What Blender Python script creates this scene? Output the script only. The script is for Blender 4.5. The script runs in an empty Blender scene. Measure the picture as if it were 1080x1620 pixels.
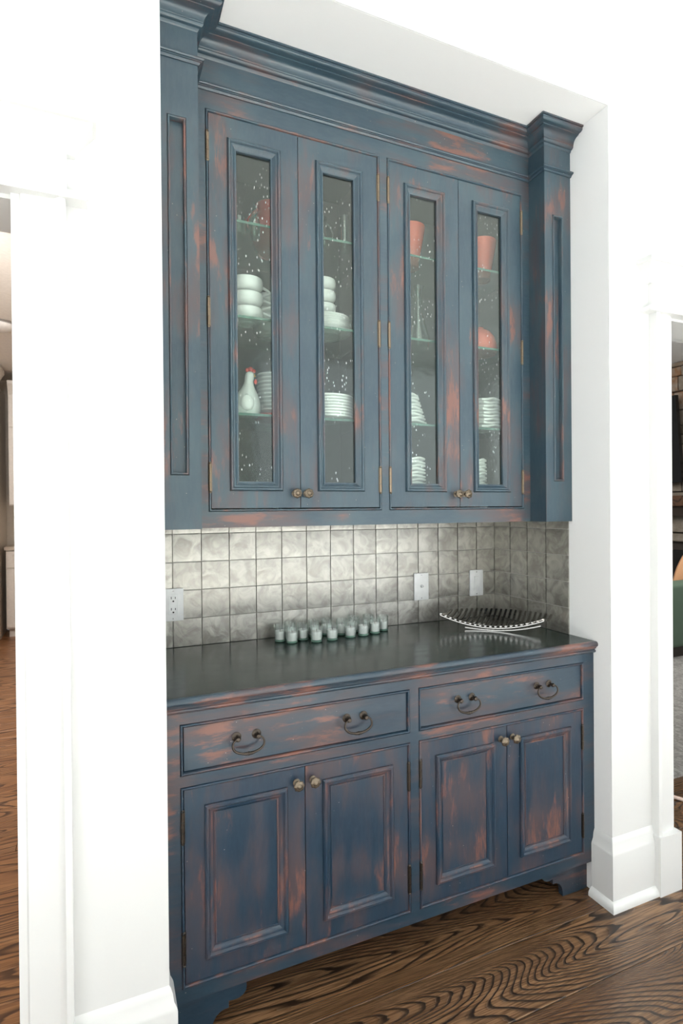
import bpy, bmesh, math, random
from mathutils import Vector, Matrix
random.seed(7)
SC = bpy.context.scene
COL = SC.collection
D = bpy.data

# ------------------------------------------------------------------ camera
CAM_POS = Vector((-1.6312, -2.0345, 1.4007))
yaw, pit, rol = map(math.radians, (23.3464, -0.3129, -0.4771))
FPX = 881.82
cd = D.cameras.new('camera'); cam = D.objects.new('camera', cd); COL.objects.link(cam)
r0 = Vector((math.cos(yaw), -math.sin(yaw), 0)); f0 = Vector((math.sin(yaw), math.cos(yaw), 0)); u0 = Vector((0, 0, 1))
fw = f0*math.cos(pit) + u0*math.sin(pit); u1 = u0*math.cos(pit) - f0*math.sin(pit)
r2 = r0*math.cos(rol) + u1*math.sin(rol); u2 = u1*math.cos(rol) - r0*math.sin(rol)
M = Matrix((r2, u2, -fw)).transposed().to_4x4(); M.translation = CAM_POS
cam.matrix_world = M
cd.sensor_fit = 'HORIZONTAL'; cd.sensor_width = 36; cd.lens = FPX/1080*36; cd.clip_start = .05
SC.camera = cam
# ------------------------------------------------------------------ view, world, window and fill light
SC.view_settings.view_transform = 'Standard'
SC.view_settings.look = 'None'
SC.view_settings.gamma = 1
SC.view_settings.exposure = 0.10
SC.view_settings.use_curve_mapping = False
SC.cycles.use_denoising = True
SC.cycles.max_bounces = 10
SC.cycles.diffuse_bounces = 5
SC.cycles.transparent_max_bounces = 24
SC.cycles.caustics_reflective = False
SC.cycles.caustics_refractive = False
w = D.worlds.new('world'); SC.world = w; w.use_nodes = True
w.node_tree.nodes['Background'].inputs[0].default_value = (.85, .93, 1, 1)
w.node_tree.nodes['Background'].inputs[1].default_value = 1.0


def area(name, loc, target, sx, sy, power, col=(1, 1, 1)):
    l = D.lights.new(name, 'AREA'); l.shape = 'RECTANGLE'; l.size = sx; l.size_y = sy; l.energy = power; l.color = col
    o = D.objects.new(name, l); COL.objects.link(o); o.location = loc
    o.rotation_euler = (Vector(target)-Vector(loc)).to_track_quat('-Z', 'Y').to_euler()
    return o


# daylight through the windows behind the camera; the left panel is added fill
area('window_and_fill_light', (1.7, -5.55, 1.8), (1.7, 0, 1.8), 3.0, 3.1, 40, (.975, 1, .99))
area('window_and_fill_light', (3.35, -3.4, 1.7), (-2, -3.4, 1.7), 3.0, 2.8, 36, (.975, 1, .99))
area('window_and_fill_light', (-3.35, -3.2, 1.7), (2, -3.2, 1.7), 2.6, 2.6, 54, (.975, 1, .99))  # no window known here: added to brighten the right alcove wall
# added fill panels without fixtures: ceiling bounce, kitchen fronts, stone wall
a_ = area('ceiling_fill', (-.3, -3.7, 3.45), (-.3, -3.7, 0), 4.4, 1.4, 225, (.99, 1, .975)); a_.data.spread = math.radians(60)
area('kitchen_fill', (-3.0, 1.4, 2.75), (-2.4, 5.6, .8), 1.6, 1.2, 75, (1, .965, .93))
area('living_fill', (1.6, 1.2, 2.6), (4.9, 2.6, .9), 1.6, 1.4, 75, (1, .97, .92))

# ------------------------------------------------------------------ materials


def mat(name):
    m = D.materials.new(name); m.use_nodes = True
    nt = m.node_tree
    return m, nt, nt.nodes['Principled BSDF']


def N(nt, t, **k):
    n = nt.nodes.new(t)
    for a, b in k.items():
        if a.startswith('i_'):
            n.inputs[a[2:].replace('_', ' ')].default_value = b
        else:
            setattr(n, a, b)
    return n


def L(nt, a, b): nt.links.new(a, b)


def mathn(nt, op, a, b=None, clamp=False):
    n = nt.nodes.new('ShaderNodeMath'); n.operation = op; n.use_clamp = clamp
    for i, v in enumerate((a, b)):
        if v is None: continue
        if hasattr(v, 'links'): nt.links.new(v, n.inputs[i])
        else: n.inputs[i].default_value = v
    return n.outputs[0]


def sstep(nt, v, lo, hi, a=0., b=1.):
    n = nt.nodes.new('ShaderNodeMapRange'); n.interpolation_type = 'SMOOTHSTEP'
    nt.links.new(v, n.inputs[0]); n.inputs[1].default_value = lo; n.inputs[2].default_value = hi
    n.inputs[3].default_value = a; n.inputs[4].default_value = b
    return n.outputs[0]


def mixc(nt, f, a, b):
    n = nt.nodes.new('ShaderNodeMix'); n.data_type = 'RGBA'
    for s, v in ((n.inputs[0], f), (n.inputs[6], a), (n.inputs[7], b)):
        if hasattr(v, 'links'): nt.links.new(v, s)
        elif isinstance(v, (int, float)): s.default_value = v
        else: s.default_value = (*v, 1)
    return n.outputs[2]


def coords(nt, sc, src='Object', rnd=0):
    tc = nt.nodes.new('ShaderNodeTexCoord'); mp = nt.nodes.new('ShaderNodeMapping')
    mp.inputs['Scale'].default_value = sc
    if rnd:
        oi = nt.nodes.new('ShaderNodeObjectInfo')
        va = nt.nodes.new('ShaderNodeVectorMath'); va.operation = 'MULTIPLY_ADD'
        cx = nt.nodes.new('ShaderNodeCombineXYZ')
        m1 = mathn(nt, 'MULTIPLY', oi.outputs['Random'], rnd)
        for i in range(3): nt.links.new(m1, cx.inputs[i])
        nt.links.new(tc.outputs[src], va.inputs[0]); va.inputs[1].default_value = (1, 1, 1)
        nt.links.new(cx.outputs[0], va.inputs[2])
        nt.links.new(va.outputs[0], mp.inputs[0])
    else:
        nt.links.new(tc.outputs[src], mp.inputs[0])
    return mp.outputs[0]


def noise(nt, vec, scale, detail=3, rough=.5, dist=0):
    n = nt.nodes.new('ShaderNodeTexNoise'); nt.links.new(vec, n.inputs['Vector'])
    n.inputs['Scale'].default_value = scale; n.inputs['Detail'].default_value = detail
    n.inputs['Roughness'].default_value = rough; n.inputs['Distortion'].default_value = dist
    return n.outputs[0]


def plain(name, col, rough=.5, metal=0, spec=.5, bump=0, bscale=40, coat=0, var=1):
    m, nt, b = mat(name)
    b.inputs['Base Color'].default_value = (*col, 1); b.inputs['Roughness'].default_value = rough
    b.inputs['Metallic'].default_value = metal; b.inputs['Specular IOR Level'].default_value = spec
    b.inputs['Coat Weight'].default_value = coat
    v = coords(nt, (1, 1, 1)); nz = noise(nt, v, bscale, 3)
    c = mixc(nt, sstep(nt, nz, .3, .7), tuple(x*(1-.04*var) for x in col), tuple(min(1, x*(1+.03*var)) for x in col))
    L(nt, c, b.inputs['Base Color'])
    if bump:
        bp = nt.nodes.new('ShaderNodeBump'); bp.inputs['Strength'].default_value = bump; bp.inputs['Distance'].default_value = .002
        L(nt, nz, bp.inputs['Height']); L(nt, bp.outputs[0], b.inputs['Normal'])
    return m


def paint(name, axis, red, blue=(1, 1, 1), rough=.36, spec=.62):
    """rubbed-through navy paint over a red-brown undercoat, brushed along one axis"""
    m, nt, b = mat(name)
    long = .22
    s = {'x': (long, 1, 1), 'y': (1, long, 1), 'z': (1, 1, long)}[axis]
    v = coords(nt, s, rnd=3.7); v1 = coords(nt, (1, 1, 1), rnd=5.1)
    big = noise(nt, v1, 3.2, 2, .5, .3)
    mid = noise(nt, v, 17, 4, .6, .4)
    fine = noise(nt, v, 110, 3, .7)
    base = mixc(nt, sstep(nt, big, .35, .66), tuple(q*x for q, x in zip(blue, (.024, .050, .072))), tuple(q*x for q, x in zip(blue, (.042, .077, .096))))
    base = mixc(nt, sstep(nt, fine, .3, .75, 0, .35), base, tuple(q*x for q, x in zip(blue, (.060, .094, .110))))
    # broad, thin rubbing (mauve-brown) and small worn-through patches (orange-brown)
    a = mathn(nt, 'MULTIPLY', big, .55); c = mathn(nt, 'MULTIPLY', mid, .6); sm = mathn(nt, 'ADD', a, c)
    broad = sstep(nt, sm, .560-.035*red, .74, 0, .74)
    base = mixc(nt, broad, base, (.082, .052, .052))
    mid2 = noise(nt, v, 31, 5, .65, .2)
    pk = mathn(nt, 'MULTIPLY', mid2, big)
    pk2 = mathn(nt, 'ADD', mathn(nt, 'MULTIPLY', fine, .10), pk)
    worn = sstep(nt, pk2, .375-.014*red, .47, 0, .70)
    base = mixc(nt, worn, base, (.215, .088, .060))
    # edges worn through: a rounded-normal difference finds real arrises
    bv = nt.nodes.new('ShaderNodeBevel'); bv.samples = 3; bv.inputs[0].default_value = .0028
    ge = nt.nodes.new('ShaderNodeNewGeometry')
    dp = nt.nodes.new('ShaderNodeVectorMath'); dp.operation = 'DOT_PRODUCT'
    L(nt, bv.outputs[0], dp.inputs[0]); L(nt, ge.outputs['True Normal'], dp.inputs[1])
    e = mathn(nt, 'SUBTRACT', 1, dp.outputs['Value'])
    ed = sstep(nt, e, .02, .12)
    ed = mathn(nt, 'MULTIPLY', ed, sstep(nt, mid, .50, .66, 0, .65))
    base = mixc(nt, ed, base, (.25, .105, .070))
    # flecks
    vo = nt.nodes.new('ShaderNodeTexVoronoi'); vo.inputs['Scale'].default_value = 42; L(nt, v1, vo.inputs['Vector'])
    f = mathn(nt, 'LESS_THAN', vo.outputs['Distance'], .055)
    f = mathn(nt, 'MULTIPLY', f, sstep(nt, noise(nt, v1, 6, 1), .52, .6))
    base = mixc(nt, mathn(nt, 'MULTIPLY', f, .6), base, (.42, .36, .32))
    L(nt, base, b.inputs['Base Color'])
    b.inputs['Roughness'].default_value = rough
    b.inputs['Specular IOR Level'].default_value = spec
    L(nt, sstep(nt, mid, .3, .7, rough-.05, rough+.10), b.inputs['Roughness'])
    bp = nt.nodes.new('ShaderNodeBump'); bp.inputs['Strength'].default_value = .12; bp.inputs['Distance'].default_value = .0008
    L(nt, fine, bp.inputs['Height']); L(nt, bp.outputs[0], b.inputs['Normal'])
    return m


PV = paint('paint_vertical', 'z', .8)
PH = paint('paint_horizontal', 'x', 1.0)
PY = paint('paint_side', 'z', 1.3)
PLV = paint('paint_lower_darkened_vertical', 'z', 2.0, (.42, .55, .72), .34, .42)  # same paint as the upper cabinet, darkened to carry its dimmer light
PLH = paint('paint_lower_darkened_horizontal', 'x', 1.5, (.50, .60, .72), .34, .42)
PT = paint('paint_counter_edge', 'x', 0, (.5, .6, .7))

WALL = plain('white_wall_toned_down', (.71, .715, .705), .6, bscale=2, var=.1)  # walls and trim greyed to hold down the strong front light
ALC = plain('alcove_white_lifted', (.93, .93, .92), .6, bscale=2, var=.1)  # same white, lightened to make up for the weak light in the alcove
TRIM = plain('white_trim_toned_down', (.73, .735, .725), .4, bscale=2, var=.1)
CEIL = plain('white_ceiling_lifted', (.93, .93, .92), .7, bscale=2, var=.1)  # lightened too, so the under-lit alcove ceiling reads bright
CREAM = plain('cream_cabinet', (.78, .73, .67), .4)
CREAMW = plain('cream_wall', (.72, .66, .58), .7)
BLACK = plain('black_void', (.004, .004, .004), .6)
GROUT = plain('grout', (.66, .65, .60), .8, bump=.2, bscale=300)
PORC = plain('white_porcelain', (.86, .87, .86), .18)
CORAL = plain('coral_glaze', (.62, .13, .08), .16)
PINK = plain('red_glaze', (.55, .04, .02), .3)
YEL = plain('yellow_glaze', (.7, .4, .08), .3)
WAX = plain('white_wax', (.95, .96, .94), .45)
PLASTIC = plain('white_plastic', (.86, .87, .86), .3)
SLOT = plain('dark_slot', (.02, .02, .02), .6)
BRONZE = plain('antique_bronze', (.062, .050, .040), .34, metal=.85, bump=.3, bscale=200)
BRASS = plain('antique_brass', (.19, .155, .115), .36, metal=.95, bump=.5, bscale=500)
HBR = plain('aged_brass_hinge', (.24, .185, .13), .38, metal=.9, bump=.2, bscale=300)
STEEL = plain('polished_steel', (.62, .60, .57), .14, metal=1)
GREYMET = plain('screw_metal', (.5, .5, .5), .3, metal=1)
INNER = plain('cabinet_interior', (.060, .075, .064), .5)
OUTW = plain('wick', (.2, .18, .15), .8)


def glassy(name, tint, fac_lo, fac_hi, rough, bump=0, seeds=False):
    m, nt, b = mat(name); nt.nodes.remove(b)
    out = nt.nodes['Material Output']
    tr = nt.nodes.new('ShaderNodeBsdfTransparent'); tr.inputs[0].default_value = (*tint, 1)
    gl = nt.nodes.new('ShaderNodeBsdfGlossy'); gl.inputs['Roughness'].default_value = rough
    gl.inputs['Color'].default_value = (.95, 1, .98, 1)
    lw = nt.nodes.new('ShaderNodeLayerWeight'); lw.inputs[0].default_value = .35
    fac = sstep(nt, lw.outputs['Facing'], 0, 1, fac_lo, fac_hi)
    mx = nt.nodes.new('ShaderNodeMixShader')
    v = coords(nt, (1, 1, 1), 'Object', rnd=2.0)
    if bump:
        bp = nt.nodes.new('ShaderNodeBump'); bp.inputs['Strength'].default_value = bump; bp.inputs['Distance'].default_value = .004
        L(nt, noise(nt, v, 22, 2), bp.inputs['Height'])
        L(nt, bp.outputs[0], gl.inputs['Normal'])
    if seeds:
        mp = nt.nodes.new('ShaderNodeMapping'); mp.inputs['Scale'].default_value = (1, 1, .42); L(nt, v, mp.inputs[0])
        vo = nt.nodes.new('ShaderNodeTexVoronoi'); vo.inputs['Scale'].default_value = 95; L(nt, mp.outputs[0], vo.inputs['Vector'])
        ms = noise(nt, v, 9, 2)
        s = mathn(nt, 'MULTIPLY', sstep(nt, vo.outputs['Distance'], .10, .21, 1, 0), sstep(nt, ms, .47, .62))
        fac = mathn(nt, 'ADD', fac, mathn(nt, 'MULTIPLY', s, .38), True)
    L(nt, fac, mx.inputs[0]); L(nt, tr.outputs[0], mx.inputs[1]); L(nt, gl.outputs[0], mx.inputs[2])
    L(nt, mx.outputs[0], out.inputs[0])
    return m


PANE = glassy('seeded_glass', (.92, .96, .935), .035, .30, .10, .10, True)
CLEAR = glassy('clear_glass', (.96, .985, .975), .08, .85, .05, .3)
SHELF = glassy('shelf_glass', (.78, .90, .85), .08, .6, .05)
VOTIVE = glassy('votive_glass', (.975, .992, .985), .04, .75, .04)
SHELFEDGE = plain('shelf_edge_green', (.05, .13, .10), .1)
VBASE = plain('thick_glass_base', (.20, .34, .28), .08)


def countermat():
    m, nt, b = mat('black_green_counter')
    v = coords(nt, (.5, 1, 1)); nz = noise(nt, v, 8, 4)
    L(nt, mixc(nt, sstep(nt, nz, .35, .7), (.005, .015, .013), (.010, .025, .022)), b.inputs['Base Color'])
    L(nt, sstep(nt, noise(nt, v, 30, 3), .3, .7, .17, .23), b.inputs['Roughness'])
    b.inputs['Specular IOR Level'].default_value = .36
    return m


COUNTER = countermat()


def tilemat():
    m, nt, b = mat('pewter_tile')
    v = coords(nt, (1, 1, 1), rnd=9.0)
    n1 = noise(nt, v, 18, 4, .6, 1.2); n2 = noise(nt, v, 9, 2, .5, .6)
    L(nt, mixc(nt, sstep(nt, n1, .3, .72), (.27, .26, .235), (.50, .49, .45)), b.inputs['Base Color'])
    b.inputs['Metallic'].default_value = .9
    L(nt, sstep(nt, n1, .3, .7, .33, .46), b.inputs['Roughness'])
    h = mathn(nt, 'ADD', mathn(nt, 'MULTIPLY', n1, .5), n2)
    bp = nt.nodes.new('ShaderNodeBump'); bp.inputs['Strength'].default_value = .35; bp.inputs['Distance'].default_value = .006
    L(nt, h, bp.inputs['Height']); L(nt, bp.outputs[0], b.inputs['Normal'])
    return m


TILE = tilemat()


def oakmat(name, cols, rough, ring=2.9, line=(.012, .006, .003)):
    m, nt, b = mat(name)
    v = coords(nt, (.12, 1, 1), rnd=41.0)      # growth rings drawn out along the board
    f = noise(nt, v, 4.2, 1.5, .45, .35)
    wob = noise(nt, v, 34, 3, .6)
    h = mathn(nt, 'ADD', mathn(nt, 'MULTIPLY', f, 24*ring), mathn(nt, 'MULTIPLY', wob, .75))
    fr = mathn(nt, 'FRACT', h)
    line_ = mathn(nt, 'MULTIPLY', sstep(nt, fr, .42, .86), sstep(nt, fr, .90, 1.0, 1, 0))
    pores = noise(nt, coords(nt, (.03, 1, 1), rnd=17.0), 260, 2, .6)
    patch = noise(nt, coords(nt, (.4, 1, 1), rnd=11.0), 5, 2)
    c = mixc(nt, sstep(nt, patch, .3, .7), cols[0], cols[1])
    c = mixc(nt, sstep(nt, pores, .40, .62, 0, .8), c, cols[2])
    c = mixc(nt, mathn(nt, 'MULTIPLY', line_, sstep(nt, patch, .2, .6, .72, .97)), c, line)
    L(nt, c, b.inputs['Base Color'])
    L(nt, sstep(nt, line_, 0, 1, rough, rough+.12), b.inputs['Roughness'])
    b.inputs['Specular IOR Level'].default_value = .6
    bp = nt.nodes.new('ShaderNodeBump'); bp.inputs['Strength'].default_value = .25; bp.inputs['Distance'].default_value = .001
    bp.invert = True
    L(nt, line_, bp.inputs['Height']); L(nt, bp.outputs[0], b.inputs['Normal'])
    return m


OAKD = oakmat('dark_oak', ((.155, .076, .034), (.25, .140, .070), (.070, .034, .015)), .24)
OAKK = oakmat('kitchen_oak', ((.40, .18, .070), (.50, .25, .105), (.24, .10, .04)), .3, 1.4, (.07, .024, .008))
WOODB = oakmat('mantel_wood', ((.10, .045, .022), (.15, .07, .035), (.06, .03, .015)), .5, .5)


def stonemat():
    m, nt, b = mat('stacked_stone')
    v = coords(nt, (1, 1, 1), rnd=20.)
    oi = nt.nodes.new('ShaderNodeObjectInfo')
    n1 = noise(nt, v, 9, 5, .65)
    c = mixc(nt, sstep(nt, oi.outputs['Random'], .55, .8), (.20, .165, .125), (.24, .125, .06))
    c = mixc(nt, sstep(nt, n1, .35, .7), c, (.30, .27, .23))
    L(nt, c, b.inputs['Base Color']); b.inputs['Roughness'].default_value = .85
    bp = nt.nodes.new('ShaderNodeBump'); bp.inputs['Strength'].default_value = .8; bp.inputs['Distance'].default_value = .02
    L(nt, n1, bp.inputs['Height']); L(nt, bp.outputs[0], b.inputs['Normal'])
    return m


STONE = stonemat()
MORTAR = plain('mortar', (.05, .042, .035), .9)
GLASSBLK = plain('black_screen', (.004, .005, .006), .25)
SOFA = plain('sage_fabric', (.11, .165, .115), .9, bump=.5, bscale=400)
PILLOW = plain('tan_pillow', (.62, .33, .17), .8, bump=.5, bscale=120)
SOFABASE = plain('dark_wood_base', (.03, .02, .014), .5)


def rugmat():
    m, nt, b = mat('grey_rug')
    v = coords(nt, (1, 1, 1)); n1 = noise(nt, v, 30, 4, .7, 1.0); n2 = noise(nt, coords(nt, (1, .1, 1)), 220, 2)
    c = mixc(nt, sstep(nt, n1, .4, .6), (.23, .225, .215), (.40, .39, .37))
    c = mixc(nt, sstep(nt, n2, .35, .7, 0, .5), c, (.16, .15, .14))
    L(nt, c, b.inputs['Base Color']); b.inputs['Roughness'].default_value = .95
    return m


RUG = rugmat()

# ------------------------------------------------------------------ mesh helpers


def box(bm, x0, x1, y0, y1, z0, z1):
    vs = [bm.verts.new(c) for c in ((x0, y0, z0), (x1, y0, z0), (x1, y1, z0), (x0, y1, z0), (x0, y0, z1), (x1, y0, z1), (x1, y1, z1), (x0, y1, z1))]
    for f in ((0, 3, 2, 1), (4, 5, 6, 7), (0, 1, 5, 4), (1, 2, 6, 5), (2, 3, 7, 6), (3, 0, 4, 7)):
        bm.faces.new([vs[i] for i in f])


def bevel(bm, w, seg=2):
    bmesh.ops.bevel(bm, geom=bm.edges[:], offset=w, segments=seg, profile=.6, affect='EDGES', clamp_overlap=True)


def rsweep(bm, x0, x1, z0, z1, y, prof, close=False):
    """rectangular mitred frame in the XZ plane; prof = (inset, depth towards +Y) from outside in"""
    rings = []
    for i, d in prof:
        rings.append([bm.verts.new(c) for c in ((x0+i, y+d, z0+i), (x1-i, y+d, z0+i), (x1-i, y+d, z1-i), (x0+i, y+d, z1-i))])
    n = len(rings)
    for k in range(n if close else n-1):
        a, b = rings[k], rings[(k+1) % n]
        for j in range(4):
            bm.faces.new((a[j], a[(j+1) % 4], b[(j+1) % 4], b[j]))
    return rings


def psweep(bm, path, prof, cap=True, closed_prof=True):
    """sweep profile (out, z) along a plan polyline with mitred corners"""
    P = [Vector(p) for p in path]; ns = []
    for i in range(len(P)-1):
        d = (P[i+1]-P[i]).normalized(); ns.append(Vector((d.y, -d.x)))
    rings = []
    for i, p in enumerate(P):
        if i == 0: m = ns[0]
        elif i == len(P)-1: m = ns[-1]
        else: m = (ns[i-1]+ns[i])/(1+ns[i-1].dot(ns[i]))
        rings.append([bm.verts.new((p.x+m.x*o, p.y+m.y*o, z)) for o, z in prof])
    k = len(prof)
    for a, b in zip(rings, rings[1:]):
        for j in range(k if closed_prof else k-1):
            bm.faces.new((a[j], a[(j+1) % k], b[(j+1) % k], b[j]))
    if cap:
        for r in (rings[0], rings[-1]):
            bm.faces.new(r)


def lathe(bm, prof, seg=24, c=(0, 0, 0), axis='z', wob=None, squash=(1, 1)):
    rings = []
    for k, (r, h) in enumerate(prof):
        if r < 1e-5:
            p = (0, 0, h); rings.append([bm.verts.new(p)])
        else:
            ring = []
            for j in range(seg):
                a = 2*math.pi*j/seg
                rr, hh = (r, h) if wob is None else wob(r, h, a)
                ring.append(bm.verts.new((rr*math.cos(a)*squash[0], rr*math.sin(a)*squash[1], hh)))
            rings.append(ring)
    for a, b in zip(rings, rings[1:]):
        for j in range(seg):
            j2 = (j+1) % seg
            if len(a) == 1 and len(b) == 1: continue
            if len(a) == 1: bm.faces.new((a[0], b[j], b[j2]))
            elif len(b) == 1: bm.faces.new((a[j], a[j2], b[0]))
            else: bm.faces.new((a[j], a[j2], b[j2], b[j]))
    vs = [v for r in rings for v in r]
    if axis == 'y':      # turn so that +z of the profile points at -Y
        for v in vs: v.co = Vector((v.co.x, -v.co.z, v.co.y))
    for v in vs: v.co += Vector(c)
    return vs


def tube(bm, pts, rad, seg=8, cap=True):
    P = [Vector(p) for p in pts]; rings = []
    rad = rad if isinstance(rad, (list, tuple)) else [rad]*len(P)
    t = (P[1]-P[0]).normalized()
    up = Vector((0, 0, 1)) if abs(t.z) < .9 else Vector((1, 0, 0))
    u = t.cross(up).normalized()
    for i, p in enumerate(P):
        t = (P[min(i+1, len(P)-1)]-P[max(i-1, 0)]).normalized()
        u = (u - t*u.dot(t)).normalized(); v = t.cross(u)
        rings.append([bm.verts.new(p+(u*math.cos(2*math.pi*j/seg)+v*math.sin(2*math.pi*j/seg))*rad[i]) for j in range(seg)])
    for a, b in zip(rings, rings[1:]):
        for j in range(seg):
            bm.faces.new((a[j], a[(j+1) % seg], b[(j+1) % seg], b[j]))
    if cap:
        bm.faces.new(rings[0][::-1]); bm.faces.new(rings[-1])


def mesh(name, bm, m, smooth=False, fix=True):
    if fix: bmesh.ops.recalc_face_normals(bm, faces=bm.faces[:])
    me = D.meshes.new(name); bm.to_mesh(me); bm.free(); me.materials.append(m)
    if smooth:
        me.polygons.foreach_set('use_smooth', [True]*len(me.polygons))
        try: me.set_sharp_from_angle(angle=math.radians(smooth if smooth is not True else 40))
        except Exception: pass
    return me


def link(name, me, parent=None, loc=None):
    o = D.objects.new(name, me); COL.objects.link(o)
    if parent is not None: o.parent = parent
    if loc is not None: o.location = loc
    return o


def obj(name, fn, m, parent=None, smooth=False, label=None, loc=None):
    bm = bmesh.new(); fn(bm)
    o = link(name, mesh(name, bm, m, smooth), parent, loc)
    if label: o['label'] = label
    return o


def wobj(name, fn, m, parent, smooth=False, label=None):
    """mesh drawn in world coordinates, parented to a thing at parent's base"""
    bm = bmesh.new(); fn(bm)
    off = Vector((0, 0, 0)); p = parent
    while p is not None:
        off += p.location; p = p.parent
    bmesh.ops.translate(bm, verts=bm.verts[:], vec=-off)
    o = link(name, mesh(name, bm, m, smooth), parent)
    if label: o['label'] = label
    return o


def thing(name, label, cat, loc=(0, 0, 0), rz=0, group=None):
    o = D.objects.new(name, None); COL.objects.link(o); o.location = loc; o.rotation_euler = (0, 0, rz)
    o.empty_display_size = .05
    o['label'] = label; o['category'] = cat
    if group: o['group'] = group
    return o


def tag(o, label, cat, group=None):
    o['label'] = label; o['category'] = cat
    if group: o['group'] = group
    return o


def struct(name, fn, m, label, smooth=False):
    o = obj(name, fn, m, None, smooth); o['kind'] = 'structure'; o['label'] = label
    return o


def dup(root, loc, rz=None, label=None):
    r = root.copy(); COL.objects.link(r); r.location = loc
    if rz is not None: r.rotation_euler = (0, 0, rz)
    if label: r['label'] = label
    for ch in list(root.children):
        c = ch.copy(); COL.objects.link(c); c.parent = r
        for g in ch.children:
            d = g.copy(); COL.objects.link(d); d.parent = c
    return r


ORD = ['topmost', 'second from the top', 'third from the top', 'fourth from the top', 'fifth from the top', 'sixth from the top',
       'seventh from the top', 'eighth from the top', 'ninth from the top', 'tenth from the top'] + [w_+' from the top' for w_ in 'eleventh twelfth thirteenth fourteenth fifteenth sixteenth'.split()]

# ------------------------------------------------------------------ key dimensions (metres)
XL, XR = -1.489, .002            # alcove side walls
XM = -.7487                      # centre line of the hutch
YW, YB = -.619, .008             # front wall face, alcove back
YK = -.447                       # far face of the front wall (door thickness)
ZC = .9166                       # counter top
YL, YU, YC = -.5435, -.3666, -.4491   # lower face, upper face, pilaster face
ZCE = 2.798                      # alcove ceiling
OL, OR_, ZH = -1.8045, .3010, 2.10      # door openings and head height

# ------------------------------------------------------------------ floors
PW = .2165


def plank_set(parent_name, x0, x1, y0, y1, m, yref, pw, label, seam=.0010, lens=(1.7, 2.6), z=0.0):
    base = struct(parent_name, lambda bm: box(bm, x0, x1, y0, y1, z-.05, z-.012), BLACK, label)
    k0 = math.floor((y0-yref)/pw); k1 = math.ceil((y1-yref)/pw)
    rr = random.Random(parent_name)
    for k in range(k0, k1):
        a, b = max(y0, yref+k*pw), min(y1, yref+(k+1)*pw)
        if b-a < .01: continue
        x = x0 - rr.uniform(0, 1.5)
        while x < x1:
            ln = rr.uniform(*lens); xa, xb = max(x0, x), min(x1, x+ln); x += ln
            if xb-xa < .05: continue
            dz = rr.uniform(-.0006, 0)

            def f(bm, a=a, b=b, xa=xa, xb=xb):
                bx, by = (xb-xa)/2-seam, (b-a)/2-seam
                box(bm, -bx, bx, -by, by, -.016, 0); bevel(bm, .0010, 1)
            obj('plank', f, m, base, loc=((xa+xb)/2, (a+b)/2, z+dz))
    return base


plank_set('floor', -1.70, .62, -2.35, -.0, OAKD, -.611, PW, 'dark stained wide oak plank floor with strong black grain', lens=(3.2, 4.2))
f2 = plank_set('floor_kitchen', -3.6, -1.70, -.85, 5.6, OAKK, -.066, .1345, 'golden brown oak plank floor seen through the doorway', z=-.0)
plank_set('floor_living', .62, 5.0, -1.2, 4.2, OAKD, -.611, PW, 'dark oak plank floor of the living room beyond')
# plain floor where the camera never looks
struct('floor_behind', lambda bm: (box(bm, -3.4, 3.4, -5.6, -2.35, -.05, -.001), box(bm, -3.4, -1.70, -2.35, -.85, -.05, -.002), box(bm, .62, 3.4, -2.35, -1.2, -.05, -.001)), OAKD, 'dark oak floor of the room')

RB = obj('bounce_rug', lambda bm: box(bm, -3.0, 3.0, -5.2, -2.2, 0, .012), plain('pale_bounce_rug', (.86, .85, .82), .9)); tag(RB, 'added pale rug behind the viewpoint that bounces light upward', 'rug')  # unseen rug, added so light bounces up to the alcove ceiling
# ------------------------------------------------------------------ walls
ZT = 3.5
side_x_end = -.434


def wall_front(bm, xa, xb, z0=0, z1=ZT): box(bm, xa, xb, YW, YK, z0, z1)


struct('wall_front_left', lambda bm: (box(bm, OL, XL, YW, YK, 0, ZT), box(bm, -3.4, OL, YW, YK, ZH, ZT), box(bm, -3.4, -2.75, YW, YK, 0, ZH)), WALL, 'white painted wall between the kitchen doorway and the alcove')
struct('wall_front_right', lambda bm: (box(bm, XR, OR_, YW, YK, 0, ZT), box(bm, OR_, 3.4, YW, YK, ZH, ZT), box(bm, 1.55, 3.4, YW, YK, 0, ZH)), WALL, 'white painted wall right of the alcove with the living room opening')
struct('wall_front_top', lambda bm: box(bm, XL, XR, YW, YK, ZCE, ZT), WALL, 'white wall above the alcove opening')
struct('wall_left', lambda bm: (box(bm, XL-.10, XL, YK, .12, 0, ZT), box(bm, XL-.02, XL+.0006, YW+.003, .12, .001, ZCE)), ALC, 'white left side wall of the alcove')  # thin lining carries the lightened white over the front wall's return
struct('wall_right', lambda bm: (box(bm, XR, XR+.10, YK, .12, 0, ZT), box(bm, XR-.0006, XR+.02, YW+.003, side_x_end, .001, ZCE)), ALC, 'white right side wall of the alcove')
wall_back = struct('wall_back', lambda bm: box(bm, XL, XR, YB, .12, 0, ZCE), GROUT, 'alcove back wall carrying the tile backsplash')
struct('ceiling_alcove', lambda bm: (box(bm, XL, XR, YK, YB, ZCE, ZCE+.1), box(bm, XL, XR, YW+.003, YB, ZCE-.0006, ZCE+.05)), CEIL, 'white alcove ceiling just above the crown moulding')
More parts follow.
